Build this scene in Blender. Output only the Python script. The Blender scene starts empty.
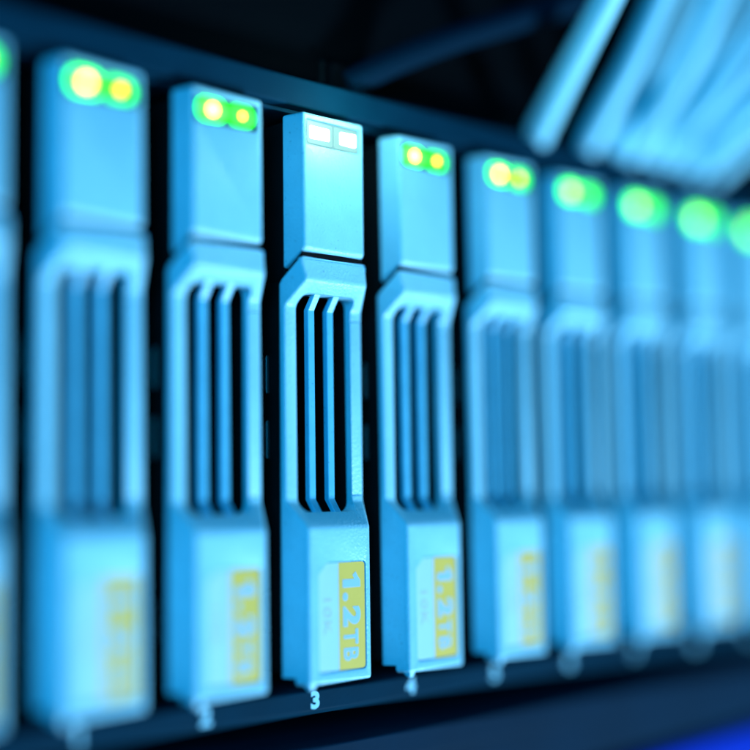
import bpy, bmesh, math, random
from mathutils import Vector, Matrix
random.seed(7)
MM = 0.001
scene = bpy.context.scene
C = scene.collection

# ------------------------------------------------------------------ camera
cam_d = bpy.data.cameras.new('camera')
cam = bpy.data.objects.new('camera', cam_d); C.objects.link(cam); scene.camera = cam
cam.location = (-0.11835, -0.13170, -0.04954)
cam.rotation_euler = (1.656943, 0.014896, -0.757586)
cam_d.sensor_width = 36.0
cam_d.lens = 1360.1 / 750 * 36
cam_d.clip_start = 0.005; cam_d.clip_end = 20
cam_d.dof.use_dof = True
cam_d.dof.focus_distance = 0.1793
cam_d.dof.aperture_fstop = 3.2
cam_d.dof.aperture_blades = 0

# ------------------------------------------------------------------ world, lamps, exposure
world = bpy.data.worlds.new('World'); scene.world = world; world.use_nodes = True
wb = world.node_tree.nodes['Background']
wb.inputs['Color'].default_value = (0.0, 0.25, 0.6, 1); wb.inputs['Strength'].default_value = 0.02
scene.view_settings.view_transform = 'Standard'; scene.view_settings.look = 'None'
scene.view_settings.exposure = 0; scene.view_settings.gamma = 1
scene.view_settings.use_curve_mapping = False

def area(name, loc, target, size, power, col):
    d = bpy.data.lights.new(name, 'AREA'); d.shape = 'DISK'; d.size = size; d.energy = power; d.color = col
    o = bpy.data.objects.new(name, d); C.objects.link(o); o.location = loc
    o.rotation_euler = (Vector(target) - Vector(loc)).to_track_quat('-Z', 'Y').to_euler()
    return o
area('key_lamp', (0.50, -0.52, -0.58), (0.03, 0, -0.04), 0.20, 18.0, (0.37, 0.70, 1.0))
area('side_lamp', (-0.50, -0.42, 0.06), (0.0, 0, -0.04), 0.25, 3.1, (0.0, 0.48, 1.0))

# ------------------------------------------------------------------ materials
def mat(name, col, rough=0.45, metal=0.0, bump=0.0, bscale=3000, var=0.0, vscale=300, spec=0.5, dust=0.0):
    m = bpy.data.materials.new(name); m.use_nodes = True
    nt = m.node_tree; b = nt.nodes['Principled BSDF']
    b.inputs['Base Color'].default_value = (*col, 1)
    b.inputs['Roughness'].default_value = rough; b.inputs['Metallic'].default_value = metal
    b.inputs['Specular IOR Level'].default_value = spec
    tc = nt.nodes.new('ShaderNodeTexCoord')
    if bump:
        n = nt.nodes.new('ShaderNodeTexNoise'); n.inputs['Scale'].default_value = bscale; n.inputs['Detail'].default_value = 3
        nt.links.new(tc.outputs['Object'], n.inputs['Vector'])
        bp = nt.nodes.new('ShaderNodeBump'); bp.inputs['Strength'].default_value = bump; bp.inputs['Distance'].default_value = 0.0001
        nt.links.new(n.outputs['Fac'], bp.inputs['Height']); nt.links.new(bp.outputs['Normal'], b.inputs['Normal'])
    if var or dust:
        n = nt.nodes.new('ShaderNodeTexNoise'); n.inputs['Scale'].default_value = vscale; n.inputs['Detail'].default_value = 5
        nt.links.new(tc.outputs['Object'], n.inputs['Vector'])
        r = nt.nodes.new('ShaderNodeMapRange'); r.inputs['From Min'].default_value = 0.3; r.inputs['From Max'].default_value = 0.7
        r.inputs['To Min'].default_value = 1 - var; r.inputs['To Max'].default_value = 1.0
        nt.links.new(n.outputs['Fac'], r.inputs['Value'])
        mx = nt.nodes.new('ShaderNodeVectorMath'); mx.operation = 'SCALE'; mx.inputs[0].default_value = col
        fac = r.outputs['Result']
        if dust:                                              # sparse dark specks of dirt
            s = nt.nodes.new('ShaderNodeTexNoise'); s.inputs['Scale'].default_value = 2600; s.inputs['Detail'].default_value = 2
            nt.links.new(tc.outputs['Object'], s.inputs['Vector'])
            q = nt.nodes.new('ShaderNodeMapRange'); q.inputs['From Min'].default_value = 0.66; q.inputs['From Max'].default_value = 0.74
            q.inputs['To Min'].default_value = 1.0; q.inputs['To Max'].default_value = 1 - dust
            nt.links.new(s.outputs['Fac'], q.inputs['Value'])
            mu = nt.nodes.new('ShaderNodeMath'); mu.operation = 'MULTIPLY'
            nt.links.new(fac, mu.inputs[0]); nt.links.new(q.outputs['Result'], mu.inputs[1]); fac = mu.outputs[0]
        nt.links.new(fac, mx.inputs['Scale']); nt.links.new(mx.outputs[0], b.inputs['Base Color'])
        ro = nt.nodes.new('ShaderNodeMapRange'); ro.inputs['To Min'].default_value = rough - 0.08; ro.inputs['To Max'].default_value = rough + 0.12
        nt.links.new(n.outputs['Fac'], ro.inputs['Value']); nt.links.new(ro.outputs['Result'], b.inputs['Roughness'])
    return m
def glow(name, col, strength):
    m = bpy.data.materials.new(name); m.use_nodes = True
    b = m.node_tree.nodes['Principled BSDF']; b.inputs['Base Color'].default_value = (0.02, 0.02, 0.02, 1)
    b.inputs['Emission Color'].default_value = (*col, 1); b.inputs['Emission Strength'].default_value = strength
    return m
M = dict(
    plastic=mat('carrier_plastic', (0.32, 0.70, 0.84), 0.34, bump=0.9, bscale=2800, var=0.07, vscale=260, dust=0.3),
    fin=mat('fin_plastic', (0.13, 0.56, 0.78), 0.32, bump=0.25, bscale=3000, var=0.10, vscale=500, dust=0.3),
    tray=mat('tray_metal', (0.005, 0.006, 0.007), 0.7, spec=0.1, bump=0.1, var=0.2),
    cavity=mat('cavity_shade_black', (0.004, 0.004, 0.005), 0.9, spec=0.1),  # near-black colour stands in for shade in the slots and under the cap
    tab=mat('spring_steel', (0.35, 0.36, 0.38), 0.35, 0.9, var=0.15),
    label=mat('label_paper', (0.52, 0.74, 0.83), 0.5, bump=0.08, bscale=2500, var=0.03),
    yellow=mat('label_yellow', (0.98, 0.57, 0.08), 0.5, bump=0.08, bscale=2500, var=0.04),
    ink=mat('label_pale_print', (0.36, 0.60, 0.76), 0.55),
    ink2=mat('label_faint_print', (0.52, 0.58, 0.42), 0.55),
    white=mat('printed_white', (0.32, 0.66, 0.78), 0.5),
    bezel=mat('window_black', (0.006, 0.008, 0.006), 0.3),
    rail=mat('enclosure_steel', (0.001, 0.027, 0.050), 0.6, spec=0.03, bump=0.3, bscale=1800, var=0.15, vscale=150),
    inner=mat('enclosure_inside', (0.005, 0.006, 0.007), 0.8, spec=0.1, var=0.3),
    switch=mat('switch_black', (0.001, 0.002, 0.003), 0.8, bump=0.2, spec=0.03),
    socket=mat('socket_dark', (0.004, 0.004, 0.004), 0.5, spec=0.2),
    cable=mat('cable_white', (0.34, 0.74, 0.86), 0.5, var=0.06, vscale=90),
    boot=mat('plug_clear', (0.45, 0.48, 0.5), 0.3),
    bcable=mat('cable_blue', (0.0003, 0.012, 0.026), 0.8, spec=0.05),
    shelf=mat('lower_unit_steel', (0.001, 0.020, 0.044), 0.6, spec=0.05, bump=0.3, bscale=900, var=0.25, vscale=60),
    blue=mat('blue_trim', (0.0, 0.035, 0.50), 0.6, spec=0.05, var=0.1),
    led=glow('led_green', (0.03, 1.0, 0.03), 6.0),
    ledlow=glow('led_green_low', (0.02, 1.0, 0.02), 3.0),
    core=glow('led_core', (1.0, 0.48, 0.10), 13.0), core2=glow('led_core_weak', (1.0, 0.50, 0.04), 8.0),
    gcore=glow('led_core_green', (0.55, 1.0, 0.22), 8.0), gcore2=glow('led_core_green_weak', (0.1, 1.0, 0.05), 5.0),
    wled=glow('led_white', (1.0, 0.98, 0.86), 12.0),
    wdim=glow('led_white_spill', (0.42, 1.0, 0.95), 0.8),
    lit=glow('window_spill_glow', (0.35, 0.95, 1.0), 0.62),
)

# ------------------------------------------------------------------ helpers (shapes are built in mm)
def tag(o, label=None, cat=None, group=None, kind=None):
    for k, v in (('label', label), ('category', cat), ('group', group), ('kind', kind)):
        if v: o[k] = v
    return o
def empty(name, loc=(0, 0, 0)):
    o = bpy.data.objects.new(name, None); C.objects.link(o); o.location = [v * MM for v in loc]
    o.empty_display_size = 0.004; return o
def link(name, me, m, parent=None, loc=(0, 0, 0)):
    o = bpy.data.objects.new(name, me); C.objects.link(o)
    if m is not None: me.materials.clear(); me.materials.append(m)
    o.parent = parent; o.location = [v * MM for v in loc]; return o
def bm_mesh(bm, name='mesh'):
    bmesh.ops.recalc_face_normals(bm, faces=bm.faces[:])
    me = bpy.data.meshes.new(name); bm.to_mesh(me); bm.free(); return me
def box_bm(x0, x1, y0, y1, z0, z1, bm=None):
    bm = bm or bmesh.new()
    v = [bm.verts.new((x, y, z)) for x in (x0, x1) for y in (y0, y1) for z in (z0, z1)]
    for f in ((0, 1, 3, 2), (4, 6, 7, 5), (0, 4, 5, 1), (2, 3, 7, 6), (0, 2, 6, 4), (1, 5, 7, 3)):
        bm.faces.new([v[i] for i in f])
    return bm
def prism_xz(pts, y0, y1, bm=None):
    """closed outline in (x, z), from y0 to y1"""
    bm = bm or bmesh.new()
    a = [bm.verts.new((x, y0, z)) for x, z in pts]; b = [bm.verts.new((x, y1, z)) for x, z in pts]
    bm.faces.new(a); bm.faces.new(b[::-1]); n = len(pts)
    for i in range(n): bm.faces.new((a[i], b[i], b[(i + 1) % n], a[(i + 1) % n]))
    return bm
def prism_yz(pts, x0, x1, bm=None):
    bm = bm or bmesh.new()
    a = [bm.verts.new((x0, y, z)) for y, z in pts]; b = [bm.verts.new((x1, y, z)) for y, z in pts]
    bm.faces.new(a); bm.faces.new(b[::-1]); n = len(pts)
    for i in range(n): bm.faces.new((a[i], b[i], b[(i + 1) % n], a[(i + 1) % n]))
    return bm
def rrect(x0, x1, z0, z1, r, seg=4, cut=None):
    """rounded rectangle outline; cut = size of a chamfer at the top left corner"""
    pts = []
    for cx, cz, a0, k in ((x1 - r, z1 - r, 0, 'tr'), (x0 + r, z1 - r, 90, 'tl'), (x0 + r, z0 + r, 180, 'bl'), (x1 - r, z0 + r, 270, 'br')):
        if k == 'tl' and cut: pts += [(x0 + cut, z1), (x0, z1 - cut)]; continue
        for i in range(seg + 1):
            a = math.radians(a0 + 90 * i / seg); pts.append((cx + r * math.cos(a), cz + r * math.sin(a)))
    return pts
def loft(sections):
    """sections: list of rings (equal point counts), closed with caps"""
    bm = bmesh.new(); rings = [[bm.verts.new(p) for p in s] for s in sections]; n = len(rings[0])
    bm.faces.new(rings[0]); bm.faces.new(rings[-1][::-1])
    for a, b in zip(rings, rings[1:]):
        for i in range(n): bm.faces.new((a[i], a[(i + 1) % n], b[(i + 1) % n], b[i]))
    return bm
def finish(me, cutters=(), bevel=0.0, seg=2, angle=28, smooth=30, late=(), edge=0.0, clamp=True):
    """cut away, round the edges, scale mm to m"""
    tmp = bpy.data.objects.new('shape', me); C.objects.link(tmp); junk = []
    def rounding(width, segs, ang, clamp=True):
        md = tmp.modifiers.new('round', 'BEVEL'); md.width = width; md.segments = segs
        md.limit_method = 'ANGLE'; md.angle_limit = math.radians(ang); md.use_clamp_overlap = clamp; md.miter_outer = 'MITER_SHARP'; md.harden_normals = True
    def cut(c):
        k = bpy.data.objects.new('cut', bm_mesh(c)); C.objects.link(k); junk.append(k)
        md = tmp.modifiers.new('cut', 'BOOLEAN'); md.operation = 'DIFFERENCE'; md.solver = 'EXACT'; md.object = k
    for c in cutters: cut(c)
    if bevel: rounding(bevel, seg, angle, clamp)
    for c in late: cut(c)
    if edge: rounding(edge, 2, 40)
    me.shade_smooth()
    bpy.context.view_layer.update()
    out = bpy.data.meshes.new_from_object(tmp.evaluated_get(bpy.context.evaluated_depsgraph_get()))
    for o in junk + [tmp]:
        d = o.data; bpy.data.objects.remove(o); bpy.data.meshes.remove(d)
    out.transform(Matrix.Scale(MM, 4)); 
    if not bevel: out.shade_smooth(); out.set_sharp_from_angle(angle=math.radians(smooth))
    out.update()
    return out
def part(name, bm, m, parent, cutters=(), bevel=0.0, **kw):
    return link(name, finish(bm_mesh(bm), cutters, bevel, **kw), m, parent)
def text_mesh(runs, bold=0.03, thick=0.012):
    """runs of (text, size); returns a mesh in mm laid along +x, upright in y"""
    bm = bmesh.new(); x = 0.0
    for t, s in runs:
        cu = bpy.data.curves.new('lettering', 'FONT'); cu.body = t; cu.size = s; cu.offset = bold * s; cu.extrude = thick
        cu.resolution_u = 4; cu.space_character = 1.12
        o = bpy.data.objects.new('lettering', cu); C.objects.link(o); bpy.context.view_layer.update()
        me = bpy.data.meshes.new_from_object(o.evaluated_get(bpy.context.evaluated_depsgraph_get()))
        lo = min(v.co.x for v in me.vertices); hi = max(v.co.x for v in me.vertices)
        me.transform(Matrix.Translation((x - lo, 0, 0))); x += hi - lo + 0.14 * s
        bm.from_mesh(me); bpy.data.meshes.remove(me); bpy.data.objects.remove(o); bpy.data.curves.remove(cu)
    me = bpy.data.meshes.new('lettering'); bm.to_mesh(me); bm.free(); return me
def place_text(me, x0, x1, z0, z1, y, vertical):
    """fit lettering into the box on a wall facing -y; vertical = reads downward"""
    xs = [v.co.x for v in me.vertices]; ys = [v.co.y for v in me.vertices]
    L, H = max(xs) - min(xs), max(ys) - min(ys)
    for v in me.vertices:
        a = (v.co.x - min(xs)) / L; b = (v.co.y - min(ys)) / H; d = v.co.z
        v.co = (x0 + b * (x1 - x0), y - d, z1 - a * (z1 - z0)) if vertical else (x0 + a * (x1 - x0), y - d, z0 + b * (z1 - z0))
    me.transform(Matrix.Scale(MM, 4)); me.update(); return me
def tube(path, r, seg=14, bm=None):
    """smooth tube (mm) through the points of a path"""
    P = [Vector(p) for p in path]; pts = []
    for i in range(len(P) - 1):                                # Catmull-Rom
        p0, p1, p2, p3 = P[max(i - 1, 0)], P[i], P[i + 1], P[min(i + 2, len(P) - 1)]
        for k in range(10):
            t = k / 10
            pts.append(0.5 * ((2 * p1) + (-p0 + p2) * t + (2 * p0 - 5 * p1 + 4 * p2 - p3) * t * t + (-p0 + 3 * p1 - 3 * p2 + p3) * t ** 3))
    pts.append(P[-1]); bm = bm or bmesh.new(); rings = []
    up = Vector((1, 0, 0.1)).normalized()
    for i, p in enumerate(pts):
        d = (pts[min(i + 1, len(pts) - 1)] - pts[max(i - 1, 0)]).normalized()
        a = up - d * up.dot(d); a.normalize(); b = d.cross(a)
        rings.append([bm.verts.new(p + (a * math.cos(2 * math.pi * j / seg) + b * math.sin(2 * math.pi * j / seg)) * r) for j in range(seg)])
    for A, B in zip(rings, rings[1:]):
        for j in range(seg): bm.faces.new((A[j], A[(j + 1) % seg], B[(j + 1) % seg], B[j]))
    bm.faces.new(rings[0]); bm.faces.new(rings[-1]); return bm

PITCH = 17.6
N_BAYS = 13
def bay_x(n): return (n - 3) * PITCH
X0, X1 = bay_x(0) - PITCH / 2 - 1.5, bay_x(N_BAYS - 1) + PITCH / 2 + 1.5

# ------------------------------------------------------------------ the enclosure that holds the drives
enc = tag(empty('storage_enclosure', ((X0 + X1) / 2, 0, -78)), 'dark steel rack enclosure whose numbered bays hold the row of pale drive carriers', 'enclosure')
off = Vector(enc.location) / MM
def epart(name, bm, m, **kw):
    o = part(name, bm, m, enc, **kw); o.location = [-v * MM for v in off]; return o
top_rail = epart('top_rail', prism_yz([(1.6, 1.1), (1.6, 4.9), (2.4, 5.4), (120, 5.4), (120, 1.1)], X0, X1), M['rail'], bevel=0.35)
epart('top_lip', prism_yz([(3.2, 0.45), (3.2, 1.0), (20, 1.0), (20, 0.45)], X0, X1), M['rail'], bevel=0.1)
brail = epart('bottom_rail', prism_yz([(5.0, -75.2), (5.0, -77.7), (5.6, -78.3), (120, -78.3), (120, -75.0), (5.4, -75.0)], X0, X1), M['rail'], bevel=0.2)
epart('back_plate', box_bm(X0, X1, 116, 119.8, -74.9, 1.0), M['inner'])
for k, x in enumerate((X0 + 0.2, X1 - 1.4)):
    epart('side_wall', box_bm(x, x + 1.2, 3.4, 115.8, -74.9, 0.4), M['inner'], bevel=0.2)
for n in range(N_BAYS - 1):
    xc = bay_x(n) + PITCH / 2
    d = epart('bay_divider', box_bm(xc - 0.45, xc + 0.45, 7.0, 100, -74.8, 0.3), M['inner'], bevel=0.12)
    if n == 0: shared = d.data
    else:
        me = d.data; d.data = shared; d.location.x += n * PITCH * MM; bpy.data.meshes.remove(me)
for n in range(N_BAYS):
    # bay number printed on the rail
    me = text_mesh([(str(n), 3.4)], bold=0.05)
    w = (max(v.co.x for v in me.vertices) - min(v.co.x for v in me.vertices)) * 0.95
    xc = bay_x(n) - 0.35
    o = link('bay_number', place_text(me, xc - w / 2, xc + w / 2, -77.55, -75.25, 4.985, False), M['white'], brail)
    tag(o, label='white printed bay number %d' % n)

# ------------------------------------------------------------------ one drive carrier (origin: bottom front centre of the bay)
def hw(y): return 5.32 + 0.56 * max(0.0, min(y, 2.75))
def section(z, yf):
    a = hw(yf)
    return [(-a, yf, z), (-6.86, 3.25, z), (-6.86, 3.85, z), (6.86, 3.85, z), (6.86, 3.25, z), (a, yf, z)]
def make_drive():
    root = empty('drive_carrier')
    # metal tray behind the plastic front
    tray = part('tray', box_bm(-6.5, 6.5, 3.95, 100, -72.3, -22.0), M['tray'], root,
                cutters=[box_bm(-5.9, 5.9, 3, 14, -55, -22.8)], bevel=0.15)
    part('vent_backing', box_bm(-5.8, 5.8, 13.2, 13.9, -54.9, -22.9), M['cavity'], tray)  # plate coloured black for the shade deep behind the slots
    part('tray_neck', box_bm(-5.6, 5.6, 4.0, 100, -21.9, -0.6), M['tray'], root, bevel=0.15)
    for z in (-31.5, -40.0, -62.0):
        part('spring_tab', prism_yz([(6.2, z), (7.2, z - 0.8), (7.2, z - 4.2), (6.2, z - 5)], -7.0, -6.52), M['tab'], tray, bevel=0.08)
    # latch cap with the status lights
    def cs(z, slope=0.0):
        return [(-5.55, 0.05, z), (-6.4, 3.5, z - slope), (5.8, 3.5, z - slope), (5.05, 0.05, z)]
    cap = part('latch_cap', loft([cs(-17.95, 2.5), cs(0.0)]), M['plastic'], root, bevel=0.42, seg=4, edge=0.05,
               late=[prism_xz(rrect(-5.1, 4.5, -4.25, -0.8, 0.4), -1, 0.75)])
    win = part('light_window', prism_xz(rrect(-5.05, 4.45, -4.2, -0.85, 0.37), 0.42, 0.7), M['bezel'], cap, bevel=0.05)
    part('gap_shade_block', prism_yz([(0.55, -16), (0.55, -18.75), (3.8, -21.1), (3.8, -16)], -5.5, 5.0), M['cavity'], cap)  # added black block, puts shade into the gap under the cap
    # handle: tilted lip, arch, two columns, nose
    Z = [(-19.05, 0.66), (-22.0, -0.06), (-25.3, 2.75), (-50.5, 2.75), (-53.95, 0.0), (-73.7, 0.0)]
    slot = prism_xz(rrect(-4.85, 4.75, -52.0, -23.55, 1.25, 5), -3, 9)
    seam = box_bm(4.35, 8, 1.5, 3.0, -26.62, -26.45)
    seam2 = box_bm(4.35, 8, 1.5, 3.0, -49.95, -49.78)
    under = box_bm(-9, 9, 1.75, 9, -75, -72.75)
    recess = prism_xz(rrect(-3.75, 4.5, -72.35, -58.35, 0.55, 4, cut=1.5), -1, 0.3)
    top_back = prism_yz([(0.95, -17), (0.95, -19.6), (6.5, -24.8), (6.5, -17)], -9, 9)
    handle = part('handle', loft([section(*s) for s in Z[::-1]]), M['plastic'], root,
                  cutters=[top_back], late=[slot, seam, seam2, under, recess], bevel=0.42, seg=4, angle=36, clamp=False, edge=0.09)
    # two fins that follow the arch, a little behind it
    for x in (-1.7, 1.6):
        prof = [(1.15, -22.4), (3.3, -25.5), (3.3, -50.3), (1.15, -53.2), (1.7, -53.65), (4.2, -50.4), (4.2, -25.4), (1.7, -21.95)]
        part('fin', prism_yz(prof, x - 0.58, x + 0.58), M['fin'], handle, bevel=0.16, seg=2)
    # hooked foot at the lower left corner
    part('foot', loft([[(-5.0, 0.3, -74.35), (-5.05, 0.8, -74.35), (-4.35, 0.8, -74.35), (-4.35, 0.3, -74.35)],
                       [(-5.3, 0.06, -73.2), (-5.75, 1.6, -73.2), (-3.8, 1.6, -73.2), (-3.8, 0.06, -73.2)]]), M['plastic'], handle, bevel=0.15)
    # capacity label in its recess
    lab = part('label', prism_xz(rrect(-3.6, 4.35, -72.2, -58.5, 0.45, 4, cut=1.42), 0.16, 0.305), M['label'], root)
    r = [p for p in rrect(-3.6, 4.35, -72.2, -58.5, 0.45, 4) if p[0] > 0]
    tr = [p for p in r if p[1] > -65]; br = [p for p in r if p[1] < -65]
    part('yellow_field', prism_xz(tr + [(-0.2, -58.5), (-0.2, -72.2)] + br, 0.135, 0.158), M['yellow'], lab)
    one = prism_xz([(0.5, -61.75), (0.5, -60.7), (2.55, -60.7), (2.25, -60.2), (2.75, -59.75), (3.1, -60.35), (3.55, -60.9), (3.55, -61.75)], 0.108, 0.132)
    part('lettering', one, M['ink'], lab)
    big = text_mesh([('.', 3.6), ('2', 3.6)], bold=0.05)
    link('lettering', place_text(big, 0.5, 3.55, -66.75, -62.4, 0.12, True), M['ink'], lab)
    tb = text_mesh([('T', 3.0), ('B', 3.0)], bold=0.022)
    link('lettering', place_text(tb, 0.6, 3.1, -71.1, -67.1, 0.12, True), M['ink'], lab)
    k10 = text_mesh([('10K', 2)], bold=0.01)
    link('lettering', place_text(k10, -2.75, -1.45, -67.6, -63.0, 0.145, True), M['ink2'], lab)
    return root, cap, win
def add_lights(win, white, core='core'):
    """two lamps behind the window of one drive"""
    for x, w in ((-2.5, 4.4), (2.05, 4.2)):
        a = part('light_pipe', prism_xz(rrect(x - w / 2, x + w / 2, -3.95, -1.1, 0.3 if white else 1.25), 0.25, 0.42), M['wdim'] if white else M['led' if x < 0 else 'ledlow'], win, bevel=0.04)
        if white:
            part('light', prism_xz(rrect(*((-4.25, -0.9) if x < 0 else (1.0, 3.75)), -3.3, -1.65, 0.2), 0.18, 0.248), M['wled'], win)
        else:
            pts = [(x + 0.1 + (0.75 if x < 0 else 0.48) * math.cos(t * math.pi / 8), -2.5 + (0.75 if x < 0 else 0.48) * math.sin(t * math.pi / 8)) for t in range(16)]
            part('light', prism_xz(pts, 0.18, 0.248), M[core if x < 0 else core + '2'], win)

proto, _, pwin = make_drive()
def copy_tree(o, parent=None):
    c = o.copy(); C.objects.link(c); c.parent = parent
    for ch in list(o.children): copy_tree(ch, c)
    return c
roots = [proto if n == 0 else copy_tree(proto) for n in range(N_BAYS)]
def find(o, nm):
    for ch in o.children_recursive:
        if ch.name.split('.')[0] == nm: return ch
master = {}
for n, core in ((0, 'core'), (3, 'white'), (6, 'gcore')):
    master[n] = find(roots[n], 'light_window')
    if n == 3:                                                # its window glows by itself, imitating spill from the white lamps
        master[n].data = master[n].data.copy(); master[n].data.materials[0] = M['lit']
    add_lights(master[n], n == 3, core)
for n in range(N_BAYS):
    if n in master: continue
    w = find(roots[n], 'light_window')
    for ch in list(master[0 if n < 6 else 6].children): copy_tree(ch, w)
DL = {0: 'pale drive carrier cut off by the left edge of the picture',
      1: 'blurred pale drive carrier second left of the carrier above the printed 3',
      2: 'pale drive carrier just left of the sharp carrier above the printed 3',
      3: 'sharp pale drive carrier above the printed 3 with glaring white lights',
      4: 'pale drive carrier just right of the sharp one, its 1.2TB label still readable'}
ORD = ['', 'first', 'second', 'third', 'fourth', 'fifth', 'sixth', 'seventh', 'eighth', 'ninth', 'tenth']
for n, r in enumerate(roots):
    j = random.Random(n * 13 + 5)                             # no two are seated quite alike
    r.location = Vector((bay_x(n) + j.uniform(-.12, .12), 0 if n == 3 else j.uniform(-.3, .3), j.uniform(-.08, .08))) * MM
    r.rotation_euler = (0, math.radians(j.uniform(-.15, .15)), math.radians(0 if n == 3 else j.uniform(-.7, .7)))
    tag(r, DL.get(n) or 'blurred pale drive carrier with green lights, %s to the right of the sharp one' % ORD[n - 3], 'drive', 'drive carriers in a row of bays')
# the white lamp of the sharp drive throws light on its surroundings
gl = bpy.data.lights.new('status_glare', 'POINT'); gl.energy = 0.0090; gl.color = (0.55, 1.0, 0.95); gl.shadow_soft_size = 0.0015
go = bpy.data.objects.new('status_glare', gl); C.objects.link(go); go.location = (bay_x(3) * MM, -0.0070, 0.0012)

# ------------------------------------------------------------------ unit above: dark panel with sockets, patch cables
def at(px, py, Y):
    """point (mm) on the plane y = Y seen at a photo pixel"""
    d = cam.rotation_euler.to_matrix() @ Vector(((px - 375) / 1360.1, -(py - 375) / 1360.1, -1))
    c = Vector(cam.location) / MM; return c + d * ((Y - c.y) / d.y)
CAB = [([(534, 142), (572, 66), (606, 0), (640, -70)], 'white patch cable leftmost of the bundle above the drives'),
       ([(584, 150), (626, 72), (658, 2), (690, -60)], 'second white patch cable from the left of the bundle'),
       ([(606, 152), (656, 66), (692, -4), (735, -60)], 'third white patch cable from the left, crossing behind the second'),
       ([(624, 158), (676, 84), (716, 2), (746, -60)], 'fourth white patch cable from the left, leaving by the top edge'),
       ([(640, 160), (694, 88), (746, 6), (784, -50)], 'fifth white patch cable from the left, leaving by the upper right corner'),
       ([(656, 162), (710, 100), (764, 30), (810, -20)], 'sixth white patch cable from the left, in the thick of the bundle'),
       ([(672, 168), (722, 114), (778, 58), (840, 0)], 'seventh white patch cable from the left, leaving by the right edge'),
       ([(690, 172), (732, 128), (786, 84), (845, 36)], 'eighth white patch cable from the left, second lowest at the right edge'),
       ([(708, 176), (748, 143), (800, 108), (850, 70)], 'lowest white patch cable, at the right edge just over the rail')]
YS = [(-7, -15, -21), (-6, -12, -17), (-2, -6, -9), (-7, -15, -20), (-3, -7, -10), (-7, -13, -17), (-2, -7, -10), (-6, -12, -16), (-2, -6, -9)]
CAB = [([at(p[0][0], p[0][1], 3.5)] + [at(q[0], q[1], y) for q, y in zip(p[1:], YS[k])], l) for k, (p, l) in enumerate(CAB)]
BLUE = [at(345, 86, 6.0), at(392, 63, 4.0), at(448, 41, 0), at(512, 21, -3), at(580, 0, -6), at(660, -26, -8)]
PORTS = [p[0].x for p, _ in CAB] + [BLUE[0].x]
sw = tag(empty('network_switch', ((X0 + X1) / 2, 2, 7)), 'black panel of the unit above the drive enclosure, cables plugged in', 'switch')
so = Vector(sw.location) / MM
def spart(name, bm, m, **kw):
    o = part(name, bm, m, sw, **kw); o.location = [-v * MM for v in so]; return o
spart('front_panel', box_bm(X0, X1, 8, 90, 5.9, 50), M['switch'], bevel=0.3)
for p in [q for q, _ in CAB] + [BLUE]:
    spart('socket', box_bm(p[0].x - 3.4, p[0].x + 3.4, max(4.6, p[0].y + 1), 7.99, p[0].z - 3.4, p[0].z + 3.4), M['socket'], bevel=0.2)
def cable(path, r, m, pm, label, group=None):
    root = empty('patch_cable', path[0]); p = [Vector(q) - path[0] for q in path]
    part('cord', tube(p, r), m, root, smooth=60)
    part('plug', box_bm(-3.1, 3.1, -0.6, 3.0, -3.1, 3.1), pm, root, bevel=0.8, seg=3)
    return tag(root, label, 'cable', group)
for p, l in CAB: cable(p, 2.2, M['cable'], M['switch'], l, 'white patch cables')
cable(BLUE, 2.0, M['bcable'], M['switch'], 'dark blue patch cable running up towards the white cables')

# ------------------------------------------------------------------ unit below
lu = tag(empty('lower_unit', ((X0 + X1) / 2, 3, -95)), 'dark rack unit below the drive enclosure with a blue strip', 'rack unit')
lo = Vector(lu.location) / MM
def lpart(name, bm, m, **kw):
    o = part(name, bm, m, lu, **kw); o.location = [-v * MM for v in lo]; return o
lpart('top_edge', prism_yz([(3.0, -82.0), (3.0, -85.4), (100, -85.4), (100, -81.8), (3.4, -81.8)], X0, X1), M['shelf'], bevel=0.25)
lpart('front_panel', prism_yz([(5.5, -85.5), (5.5, -93.3), (100, -93.3), (100, -85.5)], X0, X1), M['shelf'], bevel=0.2)
lpart('blue_strip', prism_yz([(4.2, -93.4), (3.4, -94.2), (3.4, -99), (60, -99), (60, -93.4)], X0, X1), M['blue'], bevel=0.3)
